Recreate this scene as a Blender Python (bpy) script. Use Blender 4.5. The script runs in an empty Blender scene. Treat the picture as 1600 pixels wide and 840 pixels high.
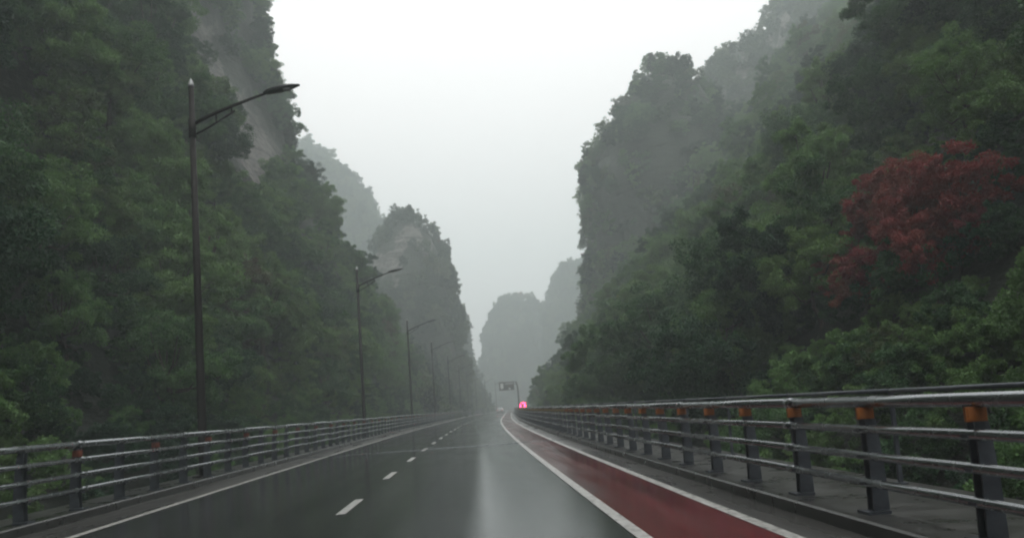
import bpy, bmesh, math, random
import numpy as np
from mathutils import Vector, Matrix, noise
from mathutils.bvhtree import BVHTree

random.seed(7)
rng = np.random.default_rng(11)
S = bpy.context.scene
C = S.collection

# ------------------------------------------------------------------ camera
CAM_H = 1.45
YAW, PITCH, ROLL, SHIFT = 0.0623009, 0.0874134, 0.0682344, 110.03
F = 1200.0                                   # focal length for a 1600 px wide frame
fw = Vector((math.sin(YAW) * math.cos(PITCH), math.cos(YAW) * math.cos(PITCH), math.sin(PITCH)))
r0 = Vector((math.cos(YAW), -math.sin(YAW), 0.0))
u0 = r0.cross(fw)
cr = r0 * math.cos(ROLL) - u0 * math.sin(ROLL)
cu = u0 * math.cos(ROLL) + r0 * math.sin(ROLL)
cam_d = bpy.data.cameras.new('camera')
cam = bpy.data.objects.new('camera', cam_d)
C.objects.link(cam)
m = Matrix((cr, cu, -fw)).transposed().to_4x4()
m.translation = Vector((0, 0, CAM_H))
cam.matrix_world = m
cam_d.sensor_width = 36.0
cam_d.lens = F / 1600 * 36.0
cam_d.shift_y = SHIFT / 1600.0
cam_d.clip_start = 0.05
cam_d.clip_end = 5000.0
S.camera = cam


def ray(px, py):
    return fw + cr * ((px - 800) / F) + cu * ((420 + SHIFT - py) / F)


def at(px, py, Y):
    """Point of the place that the photograph shows at px, py and that lies Y metres down the road."""
    d = ray(px, py)
    return Vector((0, 0, CAM_H)) + d * (Y / d.y)


def px_of(p):
    d = Vector(p) - Vector((0, 0, CAM_H))
    z = d.dot(fw)
    return 800 + F * d.dot(cr) / z, 420 - F * d.dot(cu) / z + SHIFT, z


# ------------------------------------------------------------------ sky, sun, exposure
SUN_EL, SUN_ROT = math.radians(62), math.radians(185)
w = bpy.data.worlds.new('World')
S.world = w
w.use_nodes = True
nt = w.node_tree
nt.nodes.clear()
out = nt.nodes.new('ShaderNodeOutputWorld')
bg = nt.nodes.new('ShaderNodeBackground')
bg.inputs['Strength'].default_value = 0.1
sky = nt.nodes.new('ShaderNodeTexSky')
sky.sky_type = 'NISHITA'
sky.sun_disc = False
sky.sun_elevation = SUN_EL
sky.sun_rotation = SUN_ROT
sky.dust_density = 4.0
hs = nt.nodes.new('ShaderNodeHueSaturation')
hs.inputs['Saturation'].default_value = 0.1
nt.links.new(sky.outputs[0], hs.inputs['Color'])
tc = nt.nodes.new('ShaderNodeTexCoord')
sx = nt.nodes.new('ShaderNodeSeparateXYZ')
nt.links.new(tc.outputs['Generated'], sx.inputs[0])
ramp = nt.nodes.new('ShaderNodeValToRGB')          # even overcast: brighter towards the zenith
ramp.color_ramp.elements[0].position = 0.0
ramp.color_ramp.elements[0].color = (0.64, 0.64, 0.64, 1)
ramp.color_ramp.elements[1].position = 1.0
ramp.color_ramp.elements[1].color = (1.03, 1.0, 1.0, 1)
e = ramp.color_ramp.elements.new(0.45)
e.color = (0.99, 0.965, 0.965, 1)
nt.links.new(sx.outputs['Z'], ramp.inputs[0])
sc = nt.nodes.new('ShaderNodeVectorMath')
sc.operation = 'SCALE'
sc.inputs['Scale'].default_value = 15.2
nt.links.new(ramp.outputs[0], sc.inputs[0])
mx = nt.nodes.new('ShaderNodeMix')
mx.data_type = 'RGBA'
mx.inputs[0].default_value = 0.88
nt.links.new(hs.outputs[0], mx.inputs[6])
nt.links.new(sc.outputs[0], mx.inputs[7])
nt.links.new(mx.outputs[2], bg.inputs['Color'])
nt.links.new(bg.outputs[0], out.inputs['Surface'])

sun_d = bpy.data.lights.new('sun', 'SUN')
sun_d.energy = 0.9
sun_d.angle = math.radians(40)
sun_d.color = (1.0, 0.98, 0.95)
sun = bpy.data.objects.new('sun', sun_d)
C.objects.link(sun)
sd = Vector((math.sin(SUN_ROT) * math.cos(SUN_EL), math.cos(SUN_ROT) * math.cos(SUN_EL), math.sin(SUN_EL)))
sun.rotation_euler = (-sd).to_track_quat('-Z', 'Y').to_euler()
sun.location = (0, 0, 130)

S.view_settings.view_transform = 'Standard'
S.view_settings.look = 'None'
S.view_settings.gamma = 1.0
S.view_settings.use_curve_mapping = False
S.view_settings.exposure = 0.25
S.render.engine = 'CYCLES'
S.cycles.use_denoising = True
S.cycles.max_bounces = 5
S.cycles.diffuse_bounces = 2
S.cycles.glossy_bounces = 2
S.cycles.transmission_bounces = 2
S.cycles.volume_bounces = 2
S.cycles.transparent_max_bounces = 8
S.cycles.filter_width = 2.2
S.cycles.use_light_tree = False
HAZE = 0.0028


# ------------------------------------------------------------------ helpers
def tag(o, label=None, cat=None, group=None, kind=None):
    if label: o['label'] = label
    if cat: o['category'] = cat
    if group: o['group'] = group
    if kind: o['kind'] = kind
    return o


def empty(name, loc, rz=0.0):
    o = bpy.data.objects.new(name, None)
    o.location = loc
    o.rotation_euler = (0, 0, rz)
    o.empty_display_size = 0.3
    C.objects.link(o)
    return o


def link(name, me, parent=None, loc=None):
    o = bpy.data.objects.new(name, me)
    C.objects.link(o)
    if parent is not None: o.parent = parent
    if loc is not None: o.location = loc
    return o


def mesh(name, verts, faces, mat, smooth=False):
    me = bpy.data.meshes.new(name)
    me.from_pydata([tuple(v) for v in verts], [], [tuple(f) for f in faces])
    me.materials.append(mat)
    if smooth:
        me.polygons.foreach_set('use_smooth', [True] * len(me.polygons))
    me.update()
    return me


class MB:
    """Collects shapes into one mesh."""
    def __init__(self): self.v, self.f = [], []

    def box(self, c, s, rz=0.0, taper=1.0):
        b = len(self.v)
        ca, sa = math.cos(rz), math.sin(rz)
        for z in (-.5, .5):
            k = taper if z > 0 else 1.0
            for x, y in ((-.5, -.5), (.5, -.5), (.5, .5), (-.5, .5)):
                X, Y = x * s[0] * k, y * s[1] * k
                self.v.append((c[0] + X * ca - Y * sa, c[1] + X * sa + Y * ca, c[2] + z * s[2]))
        self.f += [(b, b+3, b+2, b+1), (b+4, b+5, b+6, b+7), (b, b+1, b+5, b+4), (b+1, b+2, b+6, b+5), (b+2, b+3, b+7, b+6), (b+3, b, b+4, b+7)]
        return self

    def tube(self, pts, rad, n=8, cap=True):
        pts = [Vector(p) for p in pts]
        if not isinstance(rad, (list, tuple)): rad = [rad] * len(pts)
        b = len(self.v)
        for i, p in enumerate(pts):
            d = (pts[min(i+1, len(pts)-1)] - pts[max(i-1, 0)]).normalized()
            a = d.cross(Vector((0, 0, 1)) if abs(d.z) < .9 else Vector((1, 0, 0))).normalized()
            c = d.cross(a).normalized()
            for k in range(n):
                t = 2 * math.pi * k / n
                self.v.append(tuple(p + (a * math.cos(t) + c * math.sin(t)) * rad[i]))
        for i in range(len(pts) - 1):
            for k in range(n):
                q, q2 = b + i*n, b + (i+1)*n
                self.f.append((q + k, q2 + k, q2 + (k+1) % n, q + (k+1) % n))
        if cap:
            self.f.append(tuple(b + k for k in range(n)))
            self.f.append(tuple(b + (len(pts)-1)*n + k for k in reversed(range(n))))
        return self

    def loft(self, rings, cap=True):
        b = len(self.v)
        n = len(rings[0])
        for r in rings: self.v += [tuple(p) for p in r]
        for i in range(len(rings) - 1):
            for k in range(n):
                q, q2 = b + i*n, b + (i+1)*n
                self.f.append((q + k, q + (k+1) % n, q2 + (k+1) % n, q2 + k))
        if cap:
            self.f.append(tuple(b + k for k in reversed(range(n))))
            self.f.append(tuple(b + (len(rings)-1)*n + k for k in range(n)))
        return self

    def quad(self, a, b_, c, d):
        b = len(self.v)
        self.v += [tuple(a), tuple(b_), tuple(c), tuple(d)]
        self.f.append((b, b+1, b+2, b+3))
        return self

    def me(self, name, mat, smooth=False): return mesh(name, self.v, self.f, mat, smooth)
    def build(self, name, mat, parent=None, smooth=False, loc=None): return link(name, self.me(name, mat, smooth), parent, loc)


# ------------------------------------------------------------------ materials
def new_mat(name):
    mt = bpy.data.materials.new(name)
    mt.use_nodes = True
    n = mt.node_tree
    n.nodes.clear()
    o = n.nodes.new('ShaderNodeOutputMaterial')
    p = n.nodes.new('ShaderNodeBsdfPrincipled')
    n.links.new(p.outputs[0], o.inputs['Surface'])
    return mt, n, p, o


def coords(n, scale, kind='Object'):
    t = n.nodes.new('ShaderNodeTexCoord')
    mp = n.nodes.new('ShaderNodeMapping')
    mp.inputs['Scale'].default_value = scale
    n.links.new(t.outputs[kind], mp.inputs[0])
    return mp.outputs[0]


def noise_node(n, vec, scale, detail=4, rough=.6):
    t = n.nodes.new('ShaderNodeTexNoise')
    t.inputs['Scale'].default_value = scale
    t.inputs['Detail'].default_value = detail
    t.inputs['Roughness'].default_value = rough
    if vec is not None: n.links.new(vec, t.inputs['Vector'])
    return t.outputs['Fac']


def ramp_node(n, fac, stops):
    r = n.nodes.new('ShaderNodeValToRGB')
    el = r.color_ramp.elements
    while len(el) < len(stops): el.new(.5)
    for e_, (p, c) in zip(el, stops):
        e_.position = p
        e_.color = (*c, 1) if len(c) == 3 else c
    n.links.new(fac, r.inputs[0])
    return r.outputs[0]


def maprange(n, fac, a, b, c, d):
    r = n.nodes.new('ShaderNodeMapRange')
    for i, v in enumerate((a, b, c, d)): r.inputs[i + 1].default_value = v
    n.links.new(fac, r.inputs[0])
    return r.outputs[0]


def bump(n, p, h, strength, dist):
    b = n.nodes.new('ShaderNodeBump')
    b.inputs['Strength'].default_value = strength
    b.inputs['Distance'].default_value = dist
    n.links.new(h, b.inputs['Height'])
    n.links.new(b.outputs[0], p.inputs['Normal'])


def plain(name, col, rough=.5, metal=0.0, var=.25, scale=6.0, spec=.5):
    mt, n, p, o = new_mat(name)
    f = noise_node(n, coords(n, (1, 1, 1)), scale, 5)
    lo = tuple(c * (1 - var) for c in col)
    hi = tuple(min(1, c * (1 + var)) for c in col)
    n.links.new(ramp_node(n, f, [(.3, lo), (.7, hi)]), p.inputs['Base Color'])
    n.links.new(maprange(n, f, .3, .7, rough * .75, min(1, rough * 1.3)), p.inputs['Roughness'])
    p.inputs['Metallic'].default_value = metal
    p.inputs['Specular IOR Level'].default_value = spec
    return mt


def wet_asphalt(name, lo, hi, rlo, rhi):
    mt, n, p, o = new_mat(name)
    v = coords(n, (1, 1, 1))
    vs = coords(n, (1.6, .12, 1))
    grain = noise_node(n, v, 55, 3, .7)
    wear = noise_node(n, vs, .9, 6, .65)
    film0 = noise_node(n, coords(n, (.7, .16, 1)), 1.1, 5, .6)
    track = noise_node(n, coords(n, (1.1, .006, 1)), 1.3, 2, .5)          # wheel paths run along the lane
    fm = n.nodes.new('ShaderNodeMath'); fm.operation = 'MULTIPLY_ADD'
    n.links.new(maprange(n, track, .3, .7, -.5, .5), fm.inputs[0]); fm.inputs[1].default_value = .3
    n.links.new(film0, fm.inputs[2])
    film = fm.outputs[0]
    mixc = n.nodes.new('ShaderNodeMath'); mixc.operation = 'MULTIPLY_ADD'
    n.links.new(grain, mixc.inputs[0]); mixc.inputs[1].default_value = .35
    n.links.new(wear, mixc.inputs[2])
    n.links.new(ramp_node(n, mixc.outputs[0], [(.45, lo), (.85, hi)]), p.inputs['Base Color'])
    n.links.new(maprange(n, film, .35, .65, rlo, rhi), p.inputs['Roughness'])
    p.inputs['Specular IOR Level'].default_value = .5
    p.inputs['IOR'].default_value = 1.4
    hsum = n.nodes.new('ShaderNodeMath'); hsum.operation = 'MULTIPLY_ADD'
    n.links.new(noise_node(n, v, 24, 3, .6), hsum.inputs[0]); hsum.inputs[1].default_value = .5
    n.links.new(noise_node(n, v, 5, 3, .6), hsum.inputs[2])
    ag = n.nodes.new('ShaderNodeMath'); ag.operation = 'MULTIPLY_ADD'
    n.links.new(grain, ag.inputs[0]); ag.inputs[1].default_value = .5
    n.links.new(hsum.outputs[0], ag.inputs[2])
    bump(n, p, ag.outputs[0], .12, .014)
    return mt


M = {}
M['asphalt'] = wet_asphalt('wet_asphalt', (.014, .016, .016), (.042, .045, .044), .03, .15)
M['red'] = wet_asphalt('wet_red_surface', (.040, .009, .011), (.165, .028, .032), .04, .2)
M['gutter'] = wet_asphalt('wet_gutter', (.03, .03, .029), (.07, .069, .065), .2, .45)


def paint_mat():
    mt, n, p, o = new_mat('road_paint')
    f = noise_node(n, coords(n, (1, 1, 1)), 9, 7, .7)
    n.links.new(ramp_node(n, f, [(.37, (.07, .07, .068)), (.47, (.36, .36, .34)), (.7, (.56, .56, .54))]), p.inputs['Base Color'])
    n.links.new(maprange(n, f, .3, .7, .25, .5), p.inputs['Roughness'])
    return mt


M['paint'] = paint_mat()
M['concrete'] = plain('wet_concrete', (.042, .043, .041), .3, 0, .5, 1.6)
M['steel'] = plain('galvanised_steel', (.30, .32, .33), .24, .9, .08, 5)
M['post'] = plain('painted_post', (.075, .085, .10), .42, .3, .3, 7)
M['lamp'] = plain('dark_pole_paint', (.014, .012, .011), .6, 0, .3, 4)
M['lamp'].node_tree.nodes['Principled BSDF'].inputs['Specular IOR Level'].default_value = .25
M['lamp_head'] = plain('lamp_housing', (.03, .032, .034), .35, .3, .2, 10)
M['lens'] = plain('lamp_lens', (.35, .36, .36), .2, 0, .1, 10)
M['reflector'] = plain('orange_reflector', (.27, .095, .025), .4, 0, .15, 30)
M['reflector_red'] = plain('amber_red_reflector', (.17, .055, .035), .4, 0, .3, 30)
M['reflector_pale'] = plain('pale_reflector', (.25, .19, .08), .35, 0, .3, 30)
M['bark'] = plain('bark', (.055, .045, .036), .8, 0, .4, 9)
M['soil'] = plain('soil', (.035, .036, .024), .8, 0, .5, .6)
M['sign_dark'] = plain('sign_dark', (.03, .035, .04), .35, 0, .2, 3)
M['sign_brown'] = plain('sign_brown', (.09, .05, .04), .4, 0, .2, 3)
M['sign_white'] = plain('sign_white', (.75, .76, .75), .4, 0, .1, 3)
M['car_white'] = plain('white_car_paint', (.72, .73, .73), .25, 0, .06, 2)
M['coach_paint'] = plain('coach_paint', (.32, .05, .06), .3, 0, .1, 2)
M['glass'] = plain('dark_glass', (.015, .018, .02), .08, 0, .1, 2)
M['tyre'] = plain('tyre_rubber', (.02, .02, .02), .7, 0, .2, 9)
M['rim'] = plain('wheel_rim', (.4, .4, .42), .3, .8, .1, 9)


def glow(name, col, strength):
    mt, n, p, o = new_mat(name)
    p.inputs['Base Color'].default_value = (*col, 1)
    p.inputs['Emission Color'].default_value = (*col, 1)
    p.inputs['Emission Strength'].default_value = strength
    p.inputs['Roughness'].default_value = .3
    mt.cycles.emission_sampling = 'NONE'
    return mt


M['tail_on'] = glow('brake_light_lit', (1.0, .02, .10), 22.0)
M['tail_dim'] = glow('tail_light', (.6, .02, .02), .4)


def rock_mat(name, tint):
    mt, n, p, o = new_mat(name)
    v = coords(n, (1, 1, 1))
    mp = n.nodes.new('ShaderNodeMapping')            # beds dip to the right, joints stand upright
    mp.inputs['Rotation'].default_value = (math.radians(12), math.radians(38), 0)
    mp.inputs['Scale'].default_value = (.16, .2, 1.1)
    n.links.new(v, mp.inputs[0])
    a = noise_node(n, mp.outputs[0], .9, 8, .7)
    joint = noise_node(n, coords(n, (1.0, 1.0, .10)), .8, 6, .65)
    b = noise_node(n, v, 1.9, 7, .72)
    s0 = n.nodes.new('ShaderNodeMath'); s0.operation = 'MULTIPLY_ADD'
    n.links.new(b, s0.inputs[0]); s0.inputs[1].default_value = .55
    n.links.new(a, s0.inputs[2])
    s = n.nodes.new('ShaderNodeMath'); s.operation = 'MULTIPLY_ADD'
    n.links.new(joint, s.inputs[0]); s.inputs[1].default_value = .55
    n.links.new(s0.outputs[0], s.inputs[2])
    stone = ramp_node(n, maprange(n, s.outputs[0], .75, 1.35, 0, 1), [(.15, tuple(c * .16 for c in tint)), (.42, tuple(c * .55 for c in tint)), (.60, tint), (.9, tuple(min(1, c * 1.5) for c in tint))])
    earth = ramp_node(n, b, [(.3, (.010, .017, .009)), (.7, (.024, .038, .017))])
    at_ = n.nodes.new('ShaderNodeAttribute'); at_.attribute_name = 'veg'
    k = n.nodes.new('ShaderNodeMix'); k.data_type = 'RGBA'
    n.links.new(maprange(n, at_.outputs['Fac'], .1, .38, 0, 1), k.inputs[0])
    n.links.new(stone, k.inputs[6]); n.links.new(earth, k.inputs[7])
    n.links.new(k.outputs[2], p.inputs['Base Color'])
    p.inputs['Roughness'].default_value = .62
    bump(n, p, s.outputs[0], 1.0, 1.6)
    return mt


M['rock'] = rock_mat('sandstone', (.17, .155, .14))


def leaf_mat(name, stops, patch=.035, weight=.75, rough=.45):
    """Leaf colour varies from tree to tree and, by stand, across the slope."""
    mt, n, p, o = new_mat(name)
    oi = n.nodes.new('ShaderNodeObjectInfo')
    f = noise_node(n, oi.outputs['Location'], patch, 2, .5)
    a = n.nodes.new('ShaderNodeMath'); a.operation = 'MULTIPLY'
    n.links.new(oi.outputs['Random'], a.inputs[0]); a.inputs[1].default_value = 1 - weight
    fr = maprange(n, f, .36, .66, 0, 1)
    b = n.nodes.new('ShaderNodeMath'); b.operation = 'MULTIPLY_ADD'
    n.links.new(fr, b.inputs[0]); b.inputs[1].default_value = weight
    n.links.new(a.outputs[0], b.inputs[2])
    g = noise_node(n, coords(n, (1, 1, 1)), 1.3, 3, .6)
    c = n.nodes.new('ShaderNodeMath'); c.operation = 'MULTIPLY_ADD'
    n.links.new(maprange(n, g, .3, .7, -.5, .5), c.inputs[0]); c.inputs[1].default_value = .22
    n.links.new(b.outputs[0], c.inputs[2])
    col = ramp_node(n, c.outputs[0], stops)
    n.links.new(col, p.inputs['Base Color'])
    p.inputs['Roughness'].default_value = rough
    p.inputs['Specular IOR Level'].default_value = .15
    tr = n.nodes.new('ShaderNodeBsdfTranslucent')
    n.links.new(col, tr.inputs['Color'])
    mixs = n.nodes.new('ShaderNodeMixShader')
    mixs.inputs[0].default_value = .25
    n.links.new(p.outputs[0], mixs.inputs[1]); n.links.new(tr.outputs[0], mixs.inputs[2])
    n.links.new(mixs.outputs[0], o.inputs['Surface'])
    return mt


GREEN = [(.0, (.016, .042, .024)), (.25, (.030, .074, .036)), (.46, (.074, .155, .058)), (.64, (.15, .27, .088)), (.82, (.10, .15, .06)), (1.0, (.105, .092, .055))]
M['leaf'] = leaf_mat('broadleaf_foliage', GREEN, .06, .5)
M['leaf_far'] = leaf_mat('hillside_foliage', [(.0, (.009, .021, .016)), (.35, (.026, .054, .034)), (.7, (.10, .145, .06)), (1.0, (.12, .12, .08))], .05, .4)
M['pine'] = leaf_mat('pine_foliage', [(0, (.018, .032, .02)), (1, (.04, .058, .03))], .05, .4)
M['leaf_light'] = leaf_mat('fresh_foliage', [(0, (.09, .175, .058)), (1, (.15, .25, .08))], .05, .4)
M['leaf_reflection'] = leaf_mat('red_reflection_foliage', [(0, (.17, .03, .04)), (.5, (.28, .062, .06)), (1, (.26, .13, .075))], .3, .3)  # colour of the red windscreen reflection, put on added shrubs

# ------------------------------------------------------------------ road alignment
def shift(Y):
    if Y < 0: return 0.0
    s = 2.45e-4 * Y * Y if Y < 110 else 2.9645 + .0539 * (Y - 110)
    if Y > 190: s += 6e-4 * (Y - 190) ** 2
    return s


def slope(Y): return (shift(Y + .5) - shift(Y - .5))


X_RIGHT, X_DASH, X_LEFT, X_RED = 1.73, -2.08, -5.90, 3.07
X_KL, X_KR, X_GL, X_GR = -6.95, 3.68, -7.12, 3.97
Y_END = 395.0


def strip(name, x0, x1, z, mat, y0=-30.0, y1=Y_END, parent=None, step=2.5, ncol=1):
    ys = np.arange(y0, y1 + .01, step)
    v, f = [], []
    for y in ys:
        for k in range(ncol + 1):
            v.append((shift(y) + x0 + (x1 - x0) * k / ncol, y, z))
    n = ncol + 1
    for i in range(len(ys) - 1):
        for k in range(ncol):
            a = i * n + k
            f.append((a, a + 1, a + n + 1, a + n))
    return link(name, mesh(name, v, f, mat), parent)


def prism_strip(name, x0, x1, z0, z1, mat, y0=-30.0, y1=Y_END, ch=.02):
    """A long raised band with chamfered upper edges."""
    ys = np.arange(y0, y1 + .01, 2.5)
    prof = [(x0, z0), (x0, z1 - ch), (x0 + ch, z1), (x1 - ch, z1), (x1, z1 - ch), (x1, z0)]
    v, f = [], []
    for y in ys:
        v += [(shift(y) + px, y, pz) for px, pz in prof]
    n = len(prof)
    for i in range(len(ys) - 1):
        for k in range(n - 1):
            a = i * n + k
            f.append((a, a + n, a + n + 1, a + 1))
    f.append(tuple(range(n)))
    return link(name, mesh(name, v, f, mat))


g = link('ground', mesh('ground', [(-320, -220, -1.6), (360, -220, -1.6), (360, 640, -1.6), (-320, 640, -1.6)], [(0, 1, 2, 3)], M['soil']))
tag(g, kind='structure')
road = tag(strip('road', X_KL, X_KR, 0.0, M['asphalt'], ncol=4), kind='structure')
strip('red_shoulder', X_RIGHT + .075, X_RED - .075, .004, M['red'], parent=road)
strip('gutter', X_RED + .075, X_KR - .004, .004, M['gutter'], parent=road)
strip('gutter', X_KL + .004, X_LEFT - .075, .004, M['gutter'], parent=road)
for x in (X_RIGHT, X_LEFT, X_RED):
    strip('edge_line', x - .075, x + .075, .008, M['paint'], parent=road)
dash = mesh('lane_dash', [(-.075, 0, 0), (.075, 0, 0), (.075, 2, 0), (-.075, 2, 0)], [(0, 1, 2, 3)], M['paint'])
for k in range(-3, 55):
    y = 12.0 + 6 * k
    o = link('lane_dash', dash, road, (X_DASH + shift(y), y, .008))
    o.rotation_euler.z = -math.atan(slope(y + 1))
for y in (31.0, 79.0, 127.0):
    mb = MB()
    mb.box((shift(y) + (X_KL + X_KR) / 2, y, .006), (X_KR - X_KL - .02, .09, .016))
    mb.box((shift(y) + (X_KL + X_KR) / 2, y + .16, .006), (X_KR - X_KL - .02, .09, .016))
    mb.build('expansion_joint', M['steel'], road)
tag(prism_strip('kerb_left', X_KL - .42, X_KL, -.5, .15, M['concrete']), kind='structure')
tag(prism_strip('kerb_right', X_KR, X_KR + .42, -.5, .15, M['concrete']), kind='structure')
tag(prism_strip('walkway_left', X_KL - 1.35, X_KL - .424, -1.7, .10, M['concrete']), kind='structure')
tag(prism_strip('walkway_right', X_KR + .424, X_KR + 2.3, -1.7, .06, M['concrete']), kind='structure')

# ------------------------------------------------------------------ hills
def fnoise(p, sc_, octv=4, seed=0.0):
    return noise.fractal(Vector((p[0] / sc_ + seed, p[1] / sc_ - seed, p[2] / sc_ + 2 * seed)), 1.0, 2.0, octv)


HILLS = []          # (object, bvh)


def finish_hill(name, v, f, vegfun):
    me = mesh(name, v, f, M['rock'], True)
    at_ = me.attributes.new('veg', 'FLOAT', 'POINT')
    at_.data.foreach_set('value', np.array([vegfun(p) for p in v], dtype=np.float32))
    ft = me.attributes.new('foot', 'FLOAT', 'POINT')
    ft.data.foreach_set('value', np.array([1.0 if -1.2 < p[2] < 4.5 else (.85 if name == 'hillside_right' and vegfun(p) == .36 else 0.0) for p in v], dtype=np.float32))
    o = tag(link(name, me), kind='structure')
    bvh = BVHTree.FromPolygons([Vector(p) for p in v], f)
    HILLS.append((o, bvh))
    return o, bvh


def interp(x, xs, ys): return float(np.interp(x, xs, ys))


def sweep_hill(name, side, prof, y0, y1, hscale, cap_r, cap_y, amp, seed, vegfun, du=1.6, dt=1.5):
    """A valley side that follows the road and rounds off at its far end."""
    po = np.array([p[0] for p in prof]); ph = np.array([p[1] for p in prof])
    L = np.concatenate([[0], np.cumsum(np.hypot(np.diff(po), np.diff(ph)))])
    ts = np.linspace(0, L[-1], int(L[-1] / dt))
    offs, hs_ = np.interp(ts, L, po), np.interp(ts, L, ph)
    cols = [('s', y) for y in np.arange(y0, y1, du)] + [('c', a) for a in np.linspace(0, math.radians(115), int(cap_y / du * 1.2))]
    v, f = [], []
    n = len(ts)
    for kind, q in cols:
        for o_, h in zip(offs, hs_):
            if kind == 's':
                x, y = shift(q) + side * o_, q
                k = hscale(q)
            else:
                piv = shift(y1) + side * (offs[-1] + cap_r)
                rr = (offs[-1] + cap_r - o_)
                x = piv - side * rr * math.cos(q)
                y = y1 + cap_y * rr / (offs[-1] + cap_r - offs[0]) * math.sin(q)
                k = hscale(y1)
            z = h * k if h > 0 else h
            grow = min(1.0, max(0.0, z / 8.0))
            d = fnoise((x, y, z), 13, 4, seed) * amp * grow + fnoise((x, y, z), 38, 2, seed + 5) * amp * 1.5 * grow
            dy = fnoise((x, y, z), 11, 3, seed + 9) * amp * .6 * grow
            dz = fnoise((x, y, z), 15, 3, seed + 3) * amp * .7 * grow
            v.append((x + side * d, y + dy, z + dz))
    for i in range(len(cols) - 1):
        for k in range(n - 1):
            a = i * n + k
            f.append((a, a + 1, a + n + 1, a + n) if side < 0 else (a, a + n, a + n + 1, a + 1))
    return finish_hill(name, v, f, vegfun)


def tower_hill(name, Y, rows, depth, amp, seed, vegfun, nang=84, nrow=56):
    """A rock tower: rows give its left and right flank, from the top down, where it stands Y metres away."""
    pts = []
    for py, xl, xr in rows:
        a, b = at(xl, py, Y), at(xr, py, Y)
        tr_ = min(1.6, (b.x - a.x) * .25)          # room for the trees that clothe the rock
        z_ = (a.z + b.z) / 2
        pts.append((z_ - (3.2 if z_ > 8 else 0), a.x + tr_, b.x - tr_))
    pts.sort()
    hz = np.array([p[0] for p in pts]); xl = np.array([p[1] for p in pts]); xr = np.array([p[2] for p in pts])
    v, f = [], []
    for i in range(nrow + 1):
        t = i / nrow
        h = -2 + (hz[-1] + 2) * (1 - (1 - t) ** 1.35)
        a, b = np.interp(h, hz, xl), np.interp(h, hz, xr)
        cx, rx = (a + b) / 2, (b - a) / 2
        ry = max(rx * .5, min(rx * 1.4, depth))
        if t > .97: rx *= .55; ry *= .55
        for k in range(nang):
            th = 2 * math.pi * k / nang
            c_, s_ = math.cos(th), math.sin(th)
            e_ = .8
            ux = math.copysign(abs(c_) ** e_, c_); uy = math.copysign(abs(s_) ** e_, s_)
            x, y = cx + rx * ux, Y + ry * uy
            gr = min(1.0, max(.15, (b - a) / 24))
            d = (fnoise((x, y, h * .55), 16, 5, seed) + .5 * fnoise((x, y, h * .3), 6, 3, seed + 4)) * amp * gr
            v.append((x + ux * d, y + uy * d, h + fnoise((x, y, h), 12, 3, seed + 8) * amp * .4 * gr))
    for i in range(nrow):
        for k in range(nang):
            a = i * nang + k; b = i * nang + (k + 1) % nang
            f.append((a, b, b + nang, a + nang))
    f.append(tuple(nrow * nang + k for k in range(nang)))
    return finish_hill(name, v, f, vegfun)


def seg_dist(px, py, pts):
    best = 1e9
    for (x0, y0), (x1, y1) in zip(pts[:-1], pts[1:]):
        dx, dy = x1 - x0, y1 - y0
        t = max(0, min(1, ((px - x0) * dx + (py - y0) * dy) / (dx * dx + dy * dy)))
        best = min(best, math.hypot(px - x0 - t * dx, py - y0 - t * dy))
    return best


# bare ledges of the left cliff run down along its beds, from above the lamp to the far corner
LEDGES = [[(265, -10), (305, 60), (330, 150)], [(300, 70), (345, 150), (400, 235), (425, 290)], [(395, 240), (430, 285)]]


def veg_left(p):
    if p[2] < 3.2: return .42
    if p[1] > 15:
        x, y, z = px_of(p)
        if z > 1:
            d = min(seg_dist(x, y, l) for l in LEDGES)
            n_ = fnoise(p, 4, 3, 2.2)
            if d < 38 + 26 * n_: return .02 if d < 26 else .26
    n_ = fnoise(p, 14, 3, 7.7)
    return 1.0 if n_ > -.55 else .5


RED_ZONE = (1290, 200, 1580, 520)  # where the red windscreen reflection overlaps the right slope


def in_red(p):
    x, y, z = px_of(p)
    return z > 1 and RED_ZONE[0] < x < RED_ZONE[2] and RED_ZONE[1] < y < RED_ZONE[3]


def veg_right(p):
    if any(in_red((p[0] - 1, p[1], p[2] + q_)) for q_ in (0, 1.5, 3, 4.5, 6, 7.5)): return .36          # slope thinned for the added shrubs that imitate the red windscreen reflection
    return 1.0 if fnoise(p, 12, 3, 1.7) > -.6 else .4


def veg_tower(seed, thr):
    def fn(p):
        n_ = fnoise((p[0], p[1], p[2] * .35), 9, 5, seed) + .35 * fnoise(p, 3.5, 2, seed + 1)
        return 1.0 if n_ > thr else (.5 if n_ > thr - .12 else 0.05)
    return fn


PROF_L = [(10.2, -1.7), (12.4, 2), (15.4, 9), (19, 18), (24.8, 29), (30, 40), (32.2, 52), (33.2, 75), (39, 95), (52, 103), (70, 106)]
left_cliff, bvh_left = sweep_hill('cliff_left', -1, PROF_L, -70, 122, lambda y: 1.0, 8, 34, 2.3, 1.3, veg_left)
PROF_LB = [(9.2, -1.7), (11.2, 2), (14.5, 8), (18, 13), (26, 18), (40, 22), (60, 24)]
bank_left, bvh_bank = sweep_hill('bank_left', -1, PROF_LB, 126, 285, lambda y: 1.0, 8, 30, 1.0, 3.1, lambda p: 1.0, 2.2, 2.0)
PROF_R = [(8.6, -1.7), (11, 1.3), (16, 6.5), (22, 13), (28, 19), (36, 27), (46, 37), (60, 50), (75, 61), (95, 68)]
right_hill, bvh_right = sweep_hill('hillside_right', 1, PROF_R, -70, 170,
                                   lambda y: interp(y, [-70, 20, 40, 60, 100, 135, 152, 170], [1.0, 1.0, .97, .96, 1.05, 1.22, 1.12, .8]),
                                   8, 30, 1.6, 6.4, veg_right)

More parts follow.
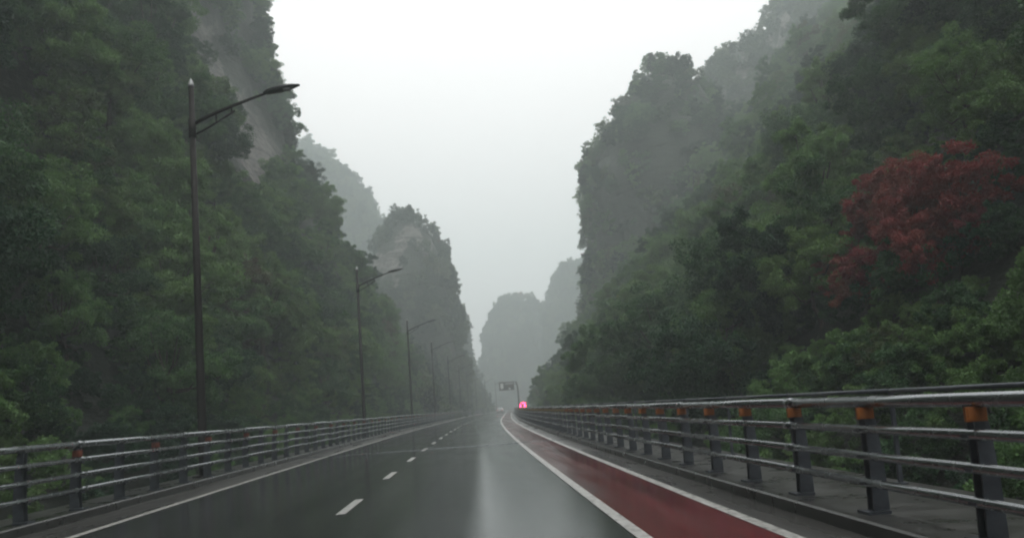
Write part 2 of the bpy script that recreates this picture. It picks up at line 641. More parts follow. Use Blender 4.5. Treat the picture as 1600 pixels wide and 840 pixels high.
t_a, bvh_a = tower_hill('rock_tower_right', 148, [(93, 1000, 1025), (105, 985, 1060), (130, 970, 1095), (160, 958, 1112), (203, 953, 1130), (210, 922, 1140), (240, 908, 1150), (290, 905, 1160), (335, 914, 1170), (380, 920, 1180), (440, 916, 1190), (490, 908, 1195), (550, 896, 1200), (600, 886, 1205), (645, 876, 1210)], 30, 2.0, 2.2, veg_tower(2.2, -.55))
t_b, bvh_b = tower_hill('rock_tower_middle', 180, [(64, 1132, 1162), (82, 1114, 1190), (110, 1102, 1210), (150, 1094, 1240), (300, 1080, 1260), (645, 1060, 1300)], 30, 2.0, 3.9, veg_tower(3.9, -.5))
t_c, bvh_c = tower_hill('rock_tower_high', 186, [(-60, 1228, 1285), (-25, 1216, 1305), (0, 1206, 1318), (40, 1186, 1340), (100, 1170, 1365), (200, 1150, 1400), (645, 1100, 1470)], 34, 2.4, 5.5, veg_tower(5.5, -.5))
t_d, bvh_d = tower_hill('rock_tower_far_right', 330, [(-70, 1415, 1470), (-20, 1385, 1500), (30, 1345, 1540), (80, 1318, 1560), (200, 1290, 1580), (645, 1250, 1600)], 40, 5, 8.1, veg_tower(8.1, -.5))
h_3, bvh_3 = tower_hill('rock_tower_left', 205, [(318, 620, 640), (332, 603, 658), (350, 592, 683), (385, 580, 699), (420, 572, 713), (470, 566, 724), (520, 562, 729), (560, 558, 731), (600, 552, 731), (645, 545, 731)], 32, 2.0, 4.4, veg_tower(4.4, -.22))
h_3b, bvh_3b = tower_hill('rock_spur_left', 320, [(455, 690, 712), (475, 680, 724), (500, 670, 735), (560, 650, 741), (600, 640, 751), (645, 630, 757)], 20, 3, 9.4, veg_tower(9.4, -.3))
h_2, bvh_2 = tower_hill('ridge_left', 340, [(226, 440, 488), (250, 420, 516), (290, 400, 560), (312, 395, 580), (345, 390, 598), (400, 380, 640), (645, 360, 690)], 40, 4, 6.6, veg_tower(6.6, -.5))
h_c, bvh_hc = tower_hill('hill_centre', 470, [(461, 788, 822), (468, 778, 836), (490, 766, 845), (520, 759, 850), (560, 756, 856), (600, 754, 862), (645, 750, 870)], 30, 5, 7.3, veg_tower(7.3, -.6))
h_f, bvh_hf = tower_hill('ridge_centre_right', 430, [(413, 884, 925), (430, 864, 940), (455, 855, 955), (500, 851, 965), (560, 848, 975), (645, 843, 985)], 30, 5, 9.9, veg_tower(9.9, -.6))

# ------------------------------------------------------------------ trees
def leaf_cloud(centres, per, leaf, flat, seed, droop=.0):
    """Leaf-sized faces clustered round twig ends; every leaf a bent pair of triangles."""
    r = np.random.default_rng(seed)
    cs = np.array([c[:3] for c in centres]); rad = np.array([c[3] for c in centres])
    n = len(cs) * per
    idx = np.repeat(np.arange(len(cs)), per)
    d = r.normal(size=(n, 3)); d /= np.linalg.norm(d, axis=1)[:, None]
    q = d * (r.random(n) ** .45 * rad[idx])[:, None]
    q[:, 2] *= flat
    p = cs[idx] + q
    L = leaf * (.55 + .9 * r.random(n))
    W = L * (.42 + .25 * r.random(n))
    ax = r.normal(size=(n, 3)) + d * .7; ax[:, 2] -= droop
    ax /= np.linalg.norm(ax, axis=1)[:, None]
    up = r.normal(size=(n, 3)) * .55 + np.array([0, 0, 1.0])
    sd_ = np.cross(ax, up); sd_ /= np.linalg.norm(sd_, axis=1)[:, None] + 1e-9
    nm = np.cross(sd_, ax)
    a = p; b = p + ax * (L * .5)[:, None] + sd_ * (W * .5)[:, None] - nm * (L * .06)[:, None]
    c = p + ax * L[:, None] - nm * (L * .12)[:, None]; e_ = p + ax * (L * .5)[:, None] - sd_ * (W * .5)[:, None] - nm * (L * .06)[:, None]
    v = np.stack([a, b, c, e_], 1).reshape(-1, 3)
    return v


def leaf_mesh(name, v, mat):
    n = len(v) // 4
    me = bpy.data.meshes.new(name)
    me.vertices.add(len(v)); me.vertices.foreach_set('co', v.astype(np.float32).ravel())
    me.loops.add(n * 4); me.loops.foreach_set('vertex_index', np.arange(n * 4, dtype=np.int32))
    me.polygons.add(n); me.polygons.foreach_set('loop_start', np.arange(0, n * 4, 4, dtype=np.int32))
    me.materials.append(mat)
    me.update(calc_edges=True)
    return me


def tree_meshes(name, height, spread, base, nlobe, nclump, per, leaf, flat, seed, mat):
    """Trunk with limbs, and a crown of uneven lobes of leaf clumps."""
    rd = random.Random(seed)
    mb = MB()
    lean = Vector((rd.uniform(-.12, .12), rd.uniform(-.12, .12), 0)) * height
    top = Vector((0, 0, height * .72)) + lean
    path = [Vector((0, 0, -.8)), Vector((0, 0, base * .5)) + lean * .1, Vector((0, 0, base)) + lean * .4 + Vector((rd.uniform(-.15, .15), rd.uniform(-.15, .15), 0)), top]
    r_ = height * .022
    mb.tube(path, [r_ * 1.35, r_, r_ * .8, r_ * .25], 7)
    centres = []
    for i in range(nlobe):
        a = 2 * math.pi * (i + rd.random() * .7) / nlobe * 2.4
        hh = base + (height - base) * (.12 + .8 * (i + rd.random()) / nlobe)
        k = (hh - base) / (height - base)
        rr = spread * (1 - .75 * abs(k - .38) ** 1.2) * (.35 + .45 * rd.random()) * (1 if k < .85 else .45)
        lc = Vector((math.cos(a) * rr, math.sin(a) * rr, hh)) + lean * k
        s_ = path[2].lerp(top, min(1, k * .7))
        mid = s_.lerp(lc, .55) + Vector((0, 0, -.08 * height))
        mb.tube([s_, mid, lc], [r_ * .5, r_ * .33, r_ * .1], 5)
        lr = spread * (.30 + .20 * rd.random())
        for j in range(nclump):
            d = Vector((rd.gauss(0, 1), rd.gauss(0, 1), rd.gauss(0, .75))).normalized() * lr * rd.random() ** .4
            centres.append((lc.x + d.x, lc.y + d.y, lc.z + d.z * .8, lr * (.19 + .19 * rd.random())))
    return mb.me(name + '_trunk', M['bark'], True), leaf_mesh(name + '_crown', leaf_cloud(centres, per, leaf, flat, seed), mat)


def pine_meshes(name, height, seed, mat, per=70, leaf=.26):
    rd = random.Random(seed)
    mb = MB()
    bend = rd.uniform(-.08, .08) * height
    path = [Vector((bend * t * t, bend * .5 * t, -.8 + (height + .8) * t)) for t in (0, .35, .7, 1)]
    mb.tube(path, [height * .02, height * .016, height * .011, .02], 6)
    centres = []
    tiers = 9
    for i in range(tiers):
        k = (i + .4) / tiers
        z = height * (.28 + .72 * k)
        R = height * .30 * (1 - k * .8) * rd.uniform(.75, 1.2)
        nb = rd.randint(4, 6)
        for j in range(nb):
            a = 2 * math.pi * (j + rd.random()) / nb
            e_ = Vector((math.cos(a) * R + bend * k * k, math.sin(a) * R, z + R * .12))
            mb.tube([Vector((bend * k * k, 0, z)), e_], [.035, .012], 4)
            for t in (.45, .75, 1.0):
                centres.append((bend * k * k + (e_.x - bend * k * k) * t, e_.y * t, z + R * .12 * t, .28 + .12 * R))
    return mb.me(name + '_trunk', M['bark'], True), leaf_mesh(name + '_crown', leaf_cloud(centres, per, leaf, .45, seed), mat)


PROTO = {
    'round': tree_meshes('round', 6.0, 2.7, 1.6, 12, 13, 270, .10, .75, 1, M['leaf']),
    'spread': tree_meshes('spread', 5.2, 3.1, 1.7, 11, 14, 270, .098, .55, 2, M['leaf']),
    'tall': tree_meshes('tall', 8.0, 2.2, 2.0, 13, 12, 270, .102, .8, 3, M['leaf']),
    'bush': tree_meshes('bush', 2.6, 1.6, .4, 9, 10, 230, .08, .75, 4, M['leaf']),
    'light': tree_meshes('light', 5.4, 2.8, 1.4, 11, 13, 260, .10, .6, 5, M['leaf_light']),
    'red': tree_meshes('red', 3.4, 2.0, .5, 10, 12, 220, .09, .75, 6, M['leaf_reflection']),
    'pine': pine_meshes('pine', 6.5, 7, M['pine']),
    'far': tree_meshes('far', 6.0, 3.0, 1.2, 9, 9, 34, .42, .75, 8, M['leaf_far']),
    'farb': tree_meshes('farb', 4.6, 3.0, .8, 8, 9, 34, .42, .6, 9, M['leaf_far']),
}
NAMES = {'round': 'broadleaf_tree', 'spread': 'spreading_tree', 'tall': 'tall_tree', 'bush': 'bush', 'light': 'pale_green_tree', 'red': 'red_reflection_shrub', 'pine': 'pine_tree', 'far': 'cliff_top_tree', 'farb': 'cliff_top_tree'}
LOOK = {'round': 'dark green round leafy tree', 'spread': 'green low spreading tree', 'tall': 'tall narrow leafy tree', 'bush': 'low leafy bush', 'light': 'pale yellow-green leafy tree', 'pine': 'dark tiered pine tree'}
CROWN = {}


def plant(kind, loc, scale, label, cat, group=None):
    tm, cm = PROTO[kind]
    t = empty(NAMES[kind], loc, random.uniform(0, 6.28))
    t.scale = (scale * random.uniform(.9, 1.12), scale * random.uniform(.9, 1.12), scale * random.uniform(.88, 1.15))
    link('trunk', tm, t)
    c = link('crown', cm, t)
    CROWN.setdefault(kind, c)
    return tag(t, label, cat, group)


# where the trees that can be told apart stand: found on the slope itself
def on_slope(bvh, x, z, y, side):
    """Foot of a tree on a valley side: straight in from the road at height z, y metres along."""
    h = bvh.ray_cast(Vector((shift(y), y, z)), Vector((side, 0, 0)), 200)
    return h[0]


LAMP_Y = [22.0, 51.5, 81.5, 104.5 + 4, 137, 166, 196, 226, 256, 286]
ORD = ['nearest', 'second', 'third', 'fourth', 'fifth', 'sixth']


def where_left(y, z):
    k = min(range(len(LAMP_Y)), key=lambda i: abs(LAMP_Y[i] - y))
    tier = 'at foot of' if z < 5 else ('low on' if z < 12 else ('halfway up' if z < 22 else 'high on'))
    return f'{tier} left cliff by {ORD[min(k, 5)]} lamp'


def where_right(y, z):
    tier = 'at foot of' if z < 5 else ('low on' if z < 11 else ('halfway up' if z < 20 else 'high on'))
    dist = 'nearest the camera' if y < 22 else ('behind near rail' if y < 42 else ('at middle distance' if y < 70 else 'far down the road'))
    return f'{tier} right hillside {dist}'


rp = random.Random(21)


def row(bvh, side, n, y0, y1, zs, kinds, where):
    for i in range(n):
        y = y0 + (y1 - y0) * ((i + rp.random() * .9) / n) ** 1.25
        z = rp.uniform(*zs)
        p = on_slope(bvh, 0, z, y, side)
        if p is None: continue
        kd = rp.choice(kinds)
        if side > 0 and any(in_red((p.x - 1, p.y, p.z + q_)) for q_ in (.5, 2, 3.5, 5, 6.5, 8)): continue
        if z > 4.5 and y > 55 and rp.random() < .35: kd = 'light'
        if side < 0 and z < 4: kd = 'bush' if min(abs(y - l_ + 3) for l_ in LAMP_Y) < 7 else kd
        lab = f'{LOOK[kd]} {where(y, z)}'
        plant(kd, (p.x - side * .2, p.y, p.z - .4), rp.uniform(.7, 1.15) * (.62 if y < 16 else (.8 if y < 30 else 1.0)), lab, 'bush' if kd == 'bush' else 'tree', lab)


row(bvh_left, -1, 26, 8, 118, (1.0, 4.0), ['round', 'spread', 'bush', 'bush', 'spread'], where_left)
row(bvh_left, -1, 24, 12, 118, (5, 11), ['round', 'spread', 'light', 'tall', 'round'], where_left)
row(bvh_left, -1, 22, 16, 118, (12, 21), ['round', 'round', 'tall', 'light', 'spread'], where_left)
row(bvh_left, -1, 12, 24, 118, (22, 32), ['round', 'tall', 'spread'], where_left)
row(bvh_right, 1, 30, 4, 120, (.5, 4.0), ['bush', 'spread', 'round', 'bush', 'light'], where_right)
row(bvh_right, 1, 24, 8, 110, (5, 10), ['round', 'spread', 'light', 'tall', 'bush'], where_right)
row(bvh_right, 1, 22, 12, 85, (11, 19), ['round', 'tall', 'spread', 'light'], where_right)
row(bvh_right, 1, 12, 18, 70, (20, 30), ['round', 'tall', 'spread'], where_right)


def seen_on(bvhs, px, py):
    d = ray(px, py).normalized()
    best = None
    for b in bvhs:
        h = b.ray_cast(Vector((0, 0, CAM_H)), d, 900)
        if h[0] is not None and (best is None or h[3] < best[3]): best = h
    return best[0] if best else None


# added shrubs on the right slope, standing in for a red windscreen reflection
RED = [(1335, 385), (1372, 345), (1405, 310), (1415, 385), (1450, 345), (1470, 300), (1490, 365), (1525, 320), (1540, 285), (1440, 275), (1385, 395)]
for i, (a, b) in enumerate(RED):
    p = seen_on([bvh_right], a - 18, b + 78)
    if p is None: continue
    plant('red', (p.x - .3, p.y - .2, p.z - .25), random.uniform(.5, .78), 'added red shrub imitating a windscreen reflection, up the right hillside', 'shrub', 'added red shrubs imitating the windscreen reflection on the right hillside')

# trees that stand out against the sky
SKY_TREES = [
    ([bvh_left], 1, 'left cliff edge', [(432, 6), (441, 40), (448, 75), (452, 120), (458, 160), (464, 195), (470, 225)]),
    ([bvh_a], 0, 'stepped rock tower on the right', [(1005, 104), (1030, 110), (1056, 116), (1080, 132), (975, 140), (962, 170), (930, 215), (915, 245), (908, 290), (918, 350)]),
    ([bvh_b], 0, 'middle rock tower on the right', [(1135, 78), (1160, 74), (1118, 95), (1104, 124)]),
    ([bvh_c], 0, 'highest rock tower on the right', [(1210, 10), (1193, 40), (1180, 80)]),
    ([bvh_3], 0, 'dark rock tower behind the left lamps', [(612, 336), (630, 326), (648, 334), (668, 352), (690, 382), (706, 414)]),
]
for bv, pine, where, pts in SKY_TREES:
    for i, (a, b) in enumerate(pts):
        p = None
        for k in range(14):
            p = seen_on(bv, a + (k * 2.5 if a > 800 else -k * 2.5), b + k * 2.0)
            if p is not None: break
        if p is None: continue
        kd = 'pine' if (pine or i % 2 == 0) else ('far' if i % 4 == 1 else 'farb')
        lk = 'small dark pine' if kd == 'pine' else 'small grey-green leafy tree'
        plant(kd, (p.x, p.y, p.z - .5), random.uniform(.55, .85) if kd == 'pine' else random.uniform(.6, .9), f'{lk} on the {where}', 'tree', f'{lk}s along the {where}')


# trees that share a description are told apart by their order across the view
SETS = {}
for o in list(C.objects):
    if o.get('category') in ('tree', 'bush', 'shrub'):
        SETS.setdefault(o['label'], []).append(o)
NTH = ['leftmost', 'second from left', 'third from left', 'fourth from left', 'fifth from left', 'sixth from left', 'seventh from left', 'eighth from left', 'ninth from left', 'tenth from left', 'eleventh from left', 'twelfth from left', 'thirteenth from left', 'fourteenth from left', 'fifteenth from left', 'sixteenth from left', 'seventeenth from left', 'eighteenth from left']
for lab_, os_ in SETS.items():
    if len(os_) < 2: continue
    os_.sort(key=lambda o_: px_of(o_.location)[0])
    for i, o in enumerate(os_):
        o['label'] = ('rightmost ' if i == len(os_) - 1 else NTH[i] + ' ') + lab_

# woods that read as one mass
def forest(name, hill, density, kinds, smin, smax, label, seed, sink=.6, attr='veg'):
    ng = bpy.data.node_groups.new(name, 'GeometryNodeTree')
    ng.interface.new_socket('Geometry', in_out='INPUT', socket_type='NodeSocketGeometry')
    ng.interface.new_socket('Geometry', in_out='OUTPUT', socket_type='NodeSocketGeometry')
    N, L = ng.nodes, ng.links
    go = N.new('NodeGroupOutput')
    N.new('NodeGroupInput')
    oi = N.new('GeometryNodeObjectInfo'); oi.transform_space = 'ORIGINAL'; oi.inputs['Object'].default_value = hill
    at_ = N.new('GeometryNodeInputNamedAttribute'); at_.data_type = 'FLOAT'; at_.inputs['Name'].default_value = attr
    mr = N.new('ShaderNodeMath'); mr.operation = 'POWER'; L.new(at_.outputs['Attribute'], mr.inputs[0]); mr.inputs[1].default_value = 2.0
    mu = N.new('ShaderNodeMath'); mu.operation = 'MULTIPLY'; L.new(mr.outputs[0], mu.inputs[0]); mu.inputs[1].default_value = density
    dp = N.new('GeometryNodeDistributePointsOnFaces'); dp.inputs['Seed'].default_value = seed
    L.new(oi.outputs['Geometry'], dp.inputs['Mesh']); L.new(mu.outputs[0], dp.inputs['Density'])
    jn = N.new('GeometryNodeJoinGeometry')
    for k in kinds:
        ci = N.new('GeometryNodeObjectInfo'); ci.transform_space = 'ORIGINAL'
        ci.inputs['Object'].default_value = CROWN[k]; ci.inputs['As Instance'].default_value = True
        L.new(ci.outputs['Geometry'], jn.inputs[0])
    rv = N.new('FunctionNodeRandomValue'); rv.data_type = 'FLOAT_VECTOR'
    rv.inputs[0].default_value = (-.2, -.2, 0); rv.inputs[1].default_value = (.2, .2, 6.283)
    rs = N.new('FunctionNodeRandomValue'); rs.data_type = 'FLOAT'
    rs.inputs[2].default_value = smin; rs.inputs[3].default_value = smax
    sp = N.new('GeometryNodeSetPosition'); sp.inputs['Offset'].default_value = (0, 0, -sink)
    L.new(dp.outputs['Points'], sp.inputs['Geometry'])
    ip = N.new('GeometryNodeInstanceOnPoints')
    L.new(sp.outputs[0], ip.inputs['Points']); L.new(jn.outputs[0], ip.inputs['Instance'])
    ip.inputs['Pick Instance'].default_value = True
    L.new(rv.outputs[0], ip.inputs['Rotation']); L.new(rs.outputs[1], ip.inputs['Scale'])
    L.new(ip.outputs[0], go.inputs[0])
    o = link(name, bpy.data.meshes.new(name))
    md = o.modifiers.new('scatter', 'NODES'); md.node_group = ng
    return tag(o, label, 'forest', None, 'stuff')


forest('cliff_forest', left_cliff, .10, ['round', 'spread', 'tall', 'bush', 'bush', 'light'], .55, 1.15, 'dense dark green forest clinging to the tall left cliff', 1)
forest('hillside_forest', right_hill, .10, ['round', 'spread', 'bush', 'tall', 'bush', 'light'], .55, 1.15, 'dense green woods covering the near right hillside', 2)
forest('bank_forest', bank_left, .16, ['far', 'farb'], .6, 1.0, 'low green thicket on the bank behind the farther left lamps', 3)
for hill_, lab_, sd_ in ((left_cliff, 'dark undergrowth at the foot of the left cliff behind the guard rail', 21), (bank_left, 'hazy undergrowth at the foot of the far left bank', 22), (right_hill, 'dark undergrowth at the foot of the right hillside behind the walkway', 23)):
    forest('undergrowth', hill_, .42, ['bush'], .38, .8, lab_, sd_, .3, 'foot')
FK = ['far', 'farb']
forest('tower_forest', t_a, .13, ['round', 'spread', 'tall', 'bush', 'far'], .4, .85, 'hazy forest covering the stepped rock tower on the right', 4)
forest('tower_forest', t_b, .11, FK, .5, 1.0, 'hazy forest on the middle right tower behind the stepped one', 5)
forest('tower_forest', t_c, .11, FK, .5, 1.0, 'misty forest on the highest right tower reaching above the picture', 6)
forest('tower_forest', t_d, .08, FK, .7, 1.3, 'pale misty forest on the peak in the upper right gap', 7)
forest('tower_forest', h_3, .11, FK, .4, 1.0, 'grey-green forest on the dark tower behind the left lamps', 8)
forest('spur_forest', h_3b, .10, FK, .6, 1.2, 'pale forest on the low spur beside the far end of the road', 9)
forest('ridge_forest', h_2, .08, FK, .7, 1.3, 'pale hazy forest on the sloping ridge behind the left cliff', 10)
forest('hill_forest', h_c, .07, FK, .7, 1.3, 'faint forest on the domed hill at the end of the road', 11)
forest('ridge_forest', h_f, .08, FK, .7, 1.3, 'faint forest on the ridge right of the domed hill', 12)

# ------------------------------------------------------------------ guard rails
SPAN = 1.7
RAIL_H = [(1.29, .058), (1.02, .042), (.755, .042), (.49, .042)]
NSEG = 3


def rail_mesh(name, rad):
    L_ = SPAN * NSEG
    mb = MB().tube([(0, .012, 0), (0, L_ - .012, 0)], rad, 12)
    mb.tube([(0, -.0, 0), (0, .16, 0)], rad * 1.16, 12)
    return mb.me(name, M['steel'], True)


RAILM = [rail_mesh('rail_tube', r) for _, r in RAIL_H]
pm = MB()
pm.box((0, 0, .165), (.24, .22, .03))
for s in (-1, 1):           # two bent side plates
    for z0, z1, x0, x1, w0, w1 in ((.18, .60, .05, .05, .17, .15), (.60, 1.05, .05, .03, .15, .12), (1.05, 1.25, .03, .0, .12, .09)):
        ring = lambda z, x, ww: [(x - ww / 2, s * .05 - .008, z), (x + ww / 2, s * .05 - .008, z), (x + ww / 2, s * .05 + .008, z), (x - ww / 2, s * .05 + .008, z)]
        pm.loft([ring(z0, x0, w0), ring(z1, x1, w1)])
pm.box((.05, 0, .5), (.02, .085, .62))
for hgt, r in RAIL_H[1:]:
    pm.box((-.045, 0, hgt - r * .9), (.1, .09, .03))
POST_R = pm.me('post', M['post'])
pl = MB(); pl.v = [(-x, y, z) for x, y, z in pm.v]; pl.f = [tuple(reversed(f_)) for f_ in pm.f]
POST_L = pl.me('post', M['post'])
rf = MB()
rf.box((0, 0, 0), (.17, .03, .115))
rf.box((0, -.018, 0), (.145, .012, .09))
REFL = {k: rf.me('reflector', M[k]) for k in ('reflector', 'reflector_red', 'reflector_pale')}


def guard_rail(x0, side, label, kinds):
    root = tag(empty('guard_rail', (x0, -6.0, 0)), label, 'guard rail')
    n = 150
    for i in range(n):
        y = -6.0 + SPAN * i
        rz = -math.atan(slope(y))
        o = link('post', POST_R if side > 0 else POST_L, root, (shift(y), y + 6.0, 0))
        o.rotation_euler.z = rz
        if side > 0 or i % 2 == 0: link('reflector', REFL[kinds(i)], o, (-side * .03, -.075, 1.15))
        if i % NSEG == 0:
            y2 = y + SPAN * NSEG
            a = -math.atan((shift(y2) - shift(y)) / (y2 - y))
            for (h_, r_), me in zip(RAIL_H, RAILM):
                t = link('rail_tube', me, root, (shift(y) - side * (.05 if h_ < 1.2 else 0.0), y + 6.0, h_ + (-.03 if side > 0 else .02)))
                t.rotation_euler.z = a
    return root


guard_rail(X_GR, 1, 'right steel guard rail of four tubes with orange reflectors beside the red lane', lambda i: 'reflector' if i < 24 else 'reflector_pale')
guard_rail(X_GL, -1, 'left steel guard rail of four tubes with small red and amber reflectors', lambda i: ['reflector_red', 'reflector_pale', 'reflector_red', 'reflector'][(i * 7) % 4])

hr = tag(empty('handrail', (X_KR + 2.05, -3.4, 0)), 'thin dark handrail on the outer edge of the walkway behind the right guard rail', 'handrail')
hp = MB().box((0, 0, .68), (.05, .05, 1.26)).box((0, 0, .075), (.14, .14, .02)).me('post', M['post'])
ht = MB().tube([(0, 0, 0), (0, 3.4, 0)], .03, 8).me('rail_tube', M['post'], True)
for i in range(24):
    y = -3.4 + 3.4 * i
    link('post', hp, hr, (shift(y), 3.4 * i, 0))
    for z in (1.32, .75):
        t = link('rail_tube', ht, hr, (shift(y), 3.4 * i, z))
        t.rotation_euler.z = -math.atan((shift(y + 3.4) - shift(y)) / 3.4)

# ------------------------------------------------------------------ street lamps
def lamp_meshes():
    d = {}
    d['pole'] = MB().tube([(0, 0, .1), (0, 0, .8), (0, 0, 5), (0, 0, 11.3)], [.125, .12, .105, .075], 12).me('pole', M['lamp'], True)
    d['base_plate'] = MB().box((0, 0, .13), (.46, .46, .05)).me('base_plate', M['lamp'])
    d['finial'] = MB().tube([(0, 0, 11.3), (0, 0, 11.36), (0, 0, 11.55)], [.095, .085, .012], 10).me('finial', M['lens'], True)
    d['collar'] = MB().tube([(0, 0, 9.78), (0, 0, 10.32)], .105, 12).me('collar', M['lamp'], True)
    arc = [(.07 + 2.05 * t, 0, 10.20 + .80 * (t ** .85)) for t in (0, .2, .4, .6, .8, 1)]
    d['arm'] = MB().tube(arc, [.055, .052, .048, .044, .04, .036], 8).me('arm', M['lamp'], True)
    br = [(.07 + 1.15 * t, 0, 9.86 + .66 * t ** 1.1) for t in (0, .33, .66, 1)]
    d['brace'] = MB().tube(br, .026, 6).me('brace', M['lamp'], True)
    st = MB()
    for t in (.30, .52):
        x = .07 + 2.05 * t
        zt = 10.20 + .80 * t ** .85
        zb = 9.86 + .66 * ((x - .07) / 1.15) ** 1.1
        st.tube([(x, 0, zb), (x, 0, zt)], .02, 6)
    d['strut'] = st.me('strut', M['lamp'])
    rings = []
    for t, hw, hz in ((0, .06, .055), (.12, .13, .10), (.45, .19, .12), (.75, .16, .085), (1, .05, .03)):
        x, z = 2.06 + 1.05 * t, 11.0 + .20 * t
        rings.append([(x, hw * math.cos(a), z + hz * (math.sin(a) if math.sin(a) > 0 else .45 * math.sin(a))) for a in np.linspace(0, 2 * math.pi, 13)[:-1]])
    d['lamp_head'] = MB().loft(rings).me('lamp_head', M['lamp_head'], True)
    d['lens'] = MB().box((2.62, 0, 11.08), (.44, .2, .03)).me('lens', M['lens'])
    return d


LM = lamp_meshes()
FAR_ORD = ['seventh', 'eighth', 'ninth', 'tenth']
for i, y in enumerate(LAMP_Y):
    lab = ['tall dark street lamp nearest the camera on the left, arm over the road'] + [f'{ORD[k]} street lamp from the camera in the left row' for k in range(1, 6)]
    l = lab[i] if i < 6 else f'faint street lamp in the haze, {FAR_ORD[i - 6]} from the camera in the left row'
    t = tag(empty('street_lamp', (shift(y) - 7.55, y, 0), -math.atan(slope(y))), l, 'street lamp', 'street lamps along the left guard rail' if i < 6 else 'faint far street lamps of the left row')
    head = None
    for k, me in LM.items():
        if k == 'lens': link(k, me, head)
        else:
            o = link(k, me, t)
            if k == 'lamp_head': head = o

# ------------------------------------------------------------------ overhead sign
GY = 200.0
gp = at(811, 632, GY)
gs = tag(empty('overhead_sign', (gp.x, GY, .06)), 'dark cantilever message board on a bent pole above the far road', 'sign')
MB().tube([(0, 0, -1.6), (0, 0, 5.6), (-.12, 0, 6.9), (-.4, 0, 7.85)], [.24, .2, .18, .15], 10).build('pole', M['lamp'], gs, True)
MB().tube([(-.3, 0, 7.9), (-5.0, 0, 7.95)], .09, 8).tube([(-.25, 0, 7.35), (-5.0, 0, 7.35)], .07, 8).build('arm', M['lamp'], gs, True)
a, b = at(780, 597, GY), at(803, 609, GY)
pw, ph, pcx, pcz = 3.9, 2.2, (a.x + b.x) / 2 - gp.x, (a.z + b.z) / 2
pan = MB().box((pcx, -.16, pcz), (pw, .16, ph)).build('panel', M['sign_dark'], gs)
fr = MB()
for sx_, sz_, cx_, cz_ in ((pw, .12, 0, ph / 2 - .06), (pw, .12, 0, -ph / 2 + .06), (.12, ph - .24, -pw / 2 + .06, 0), (.12, ph - .24, pw / 2 - .06, 0), (.12, ph - .24, -pw / 2 + 1.35, 0)):
    fr.box((pcx + cx_, -.262, pcz + cz_), (sx_, .04, sz_))
fr.build('frame', M['sign_brown'], pan)
z0 = pcz
lx = pcx - pw / 2 + .72
MB().loft([[(lx - .38, yy, z0 + .75), (lx - .42, yy, z0 - .35), (lx - .05, yy, z0 - .85), (lx + .40, yy, z0 - .45), (lx + .40, yy, z0 + .70)] for yy in (-.29, -.244)]).build('shield_symbol', M['sign_white'], pan)
MB().box((pcx + .68, -.26, z0 + .62), (2.1, .035, .55)).build('text_band', M['lens'], pan)
MB().box((pcx + .9, -.26, z0 - .05), (1.7, .035, .42)).build('brown_band', M['sign_brown'], pan)
MB().loft([[(pcx + .7 - .28, yy, z0 - .9), (pcx + .7 - .16, yy, z0 - .5), (pcx + .7 + .2, yy, z0 - .45), (pcx + .7 + .3, yy, z0 - .9)] for yy in (-.28, -.244)]).build('vehicle_symbol', M['sign_white'], pan)

# ------------------------------------------------------------------ vehicles
def wheel(parent, x, y, r, wd):
    s = 1 if x > 0 else -1
    t = MB().tube([(x - wd / 2, y, r), (x + wd / 2, y, r)], r, 18).build('tyre', M['tyre'], parent, True)
    MB().tube([(x + s * wd * .35, y, r), (x + s * (wd / 2 + .012), y, r)], r * .62, 14).build('rim', M['rim'], t)


def section(y, pts): return [(x, y, z) for x, z in pts]


def vehicle(name, loc, rz, label, cat, W_, stations, paint, group=None):
    """Body lofted from cross-sections along its length."""
    root = tag(empty(name, loc, rz), label, cat)
    rings = []
    for y, zb, zs, zt, wt in stations:
        hw = W_ / 2
        prof = [(-hw * .86, zb), (-hw, zb + .18), (-hw, zs), (-hw * wt, zt - .06), (-hw * wt * .86, zt), (hw * wt * .86, zt), (hw * wt, zt - .06), (hw, zs), (hw, zb + .18), (hw * .86, zb)]
        rings.append(section(y, prof))
    MB().loft(rings).build('body', paint, root, False)
    return root


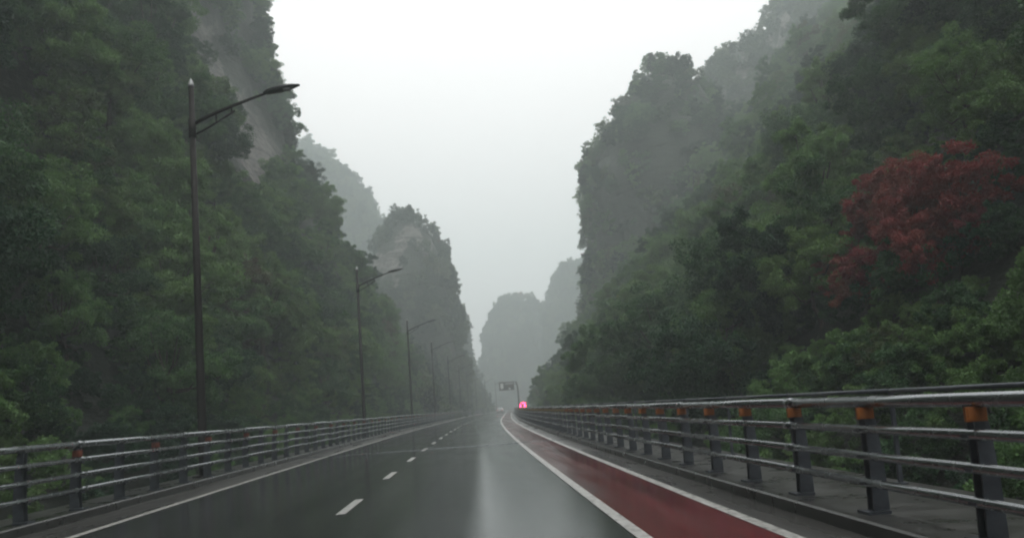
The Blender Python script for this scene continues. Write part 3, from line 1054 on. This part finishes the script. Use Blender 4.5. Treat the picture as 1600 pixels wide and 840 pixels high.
cy = 221.0
car = vehicle('car', (shift(cy) - .5, cy, .0), -math.atan(slope(cy)), 'small white car far down the wet road in the haze', 'car', 1.76,
              [(-2.1, .32, .80, .86, .86), (-2.0, .24, .92, 1.02, .84), (-1.6, .2, .95, 1.34, .76), (-1.0, .2, .95, 1.46, .74), (.3, .2, .95, 1.46, .74), (1.05, .2, .93, 1.05, .82), (1.9, .22, .75, .84, .86), (2.15, .32, .6, .66, .82)], M['car_white'])
MB().quad((-.60, -1.99, 1.02), (.60, -1.99, 1.02), (.52, -1.62, 1.32), (-.52, -1.62, 1.32)).build('rear_window', M['glass'], car, loc=(0, -.03, .012))
for s in (-1, 1):
    MB().box((s * .80, -.35, 1.16), (.05, 2.0, .30)).build('side_window', M['glass'], car)
    MB().box((s * .66, -2.07, .84), (.30, .10, .15)).build('tail_light', M['tail_dim'], car)
    for y in (-1.3, 1.3): wheel(car, s * .78, y, .31, .2)
MB().box((0, -2.14, .42), (1.5, .08, .2)).build('bumper', M['tyre'], car)

by = 312.0
coach = vehicle('coach', (shift(by) - .2, by, .0), -math.atan(slope(by)), 'coach with glowing red brake lights showing above the far right guard rail', 'bus', 2.5,
                [(-5.2, .5, 1.6, 2.9, .93), (-5.0, .35, 1.7, 3.2, .94), (4.6, .35, 1.7, 3.2, .94), (5.0, .4, 1.6, 3.0, .93), (5.2, .55, 1.3, 2.0, .93)], M['coach_paint'])
MB().box((0, -5.17, 2.1), (1.15, .16, .75)).build('rear_window', M['glass'], coach)
for s in (-1, 1):
    MB().box((s * .90, -5.21, 1.75), (.6, .12, 1.2)).build('brake_light', M['tail_on'], coach)
    MB().box((s * 1.225, -.3, 2.15), (.05, 8.6, .8)).build('side_window', M['glass'], coach)
    for y in (-3.0, 3.2): wheel(coach, s * 1.08, y, .5, .3)
MB().box((.35, -5.16, 2.76), (1.5, .16, .36)).build('high_brake_light', M['tail_on'], coach)
MB().box((0, -5.2, .62), (2.2, .12, .3)).build('bumper', M['tyre'], coach)

# ------------------------------------------------------------------ wet air of the valley
hz = MB().box((20, 210, 68), (760, 920, 142)).build('haze', M['soil'])
tag(hz, 'thin grey rain haze filling the valley', 'haze', None, 'stuff')
hm = bpy.data.materials.new('rain_haze')
hm.use_nodes = True
hn = hm.node_tree
hn.nodes.clear()
ho = hn.nodes.new('ShaderNodeOutputMaterial')
pv = hn.nodes.new('ShaderNodeVolumePrincipled')
pv.inputs['Color'].default_value = (.85, .94, .935, 1)
pv.inputs['Density'].default_value = HAZE
pv.inputs['Anisotropy'].default_value = .2
hn.links.new(pv.outputs[0], ho.inputs['Volume'])
hz.data.materials[0] = hm
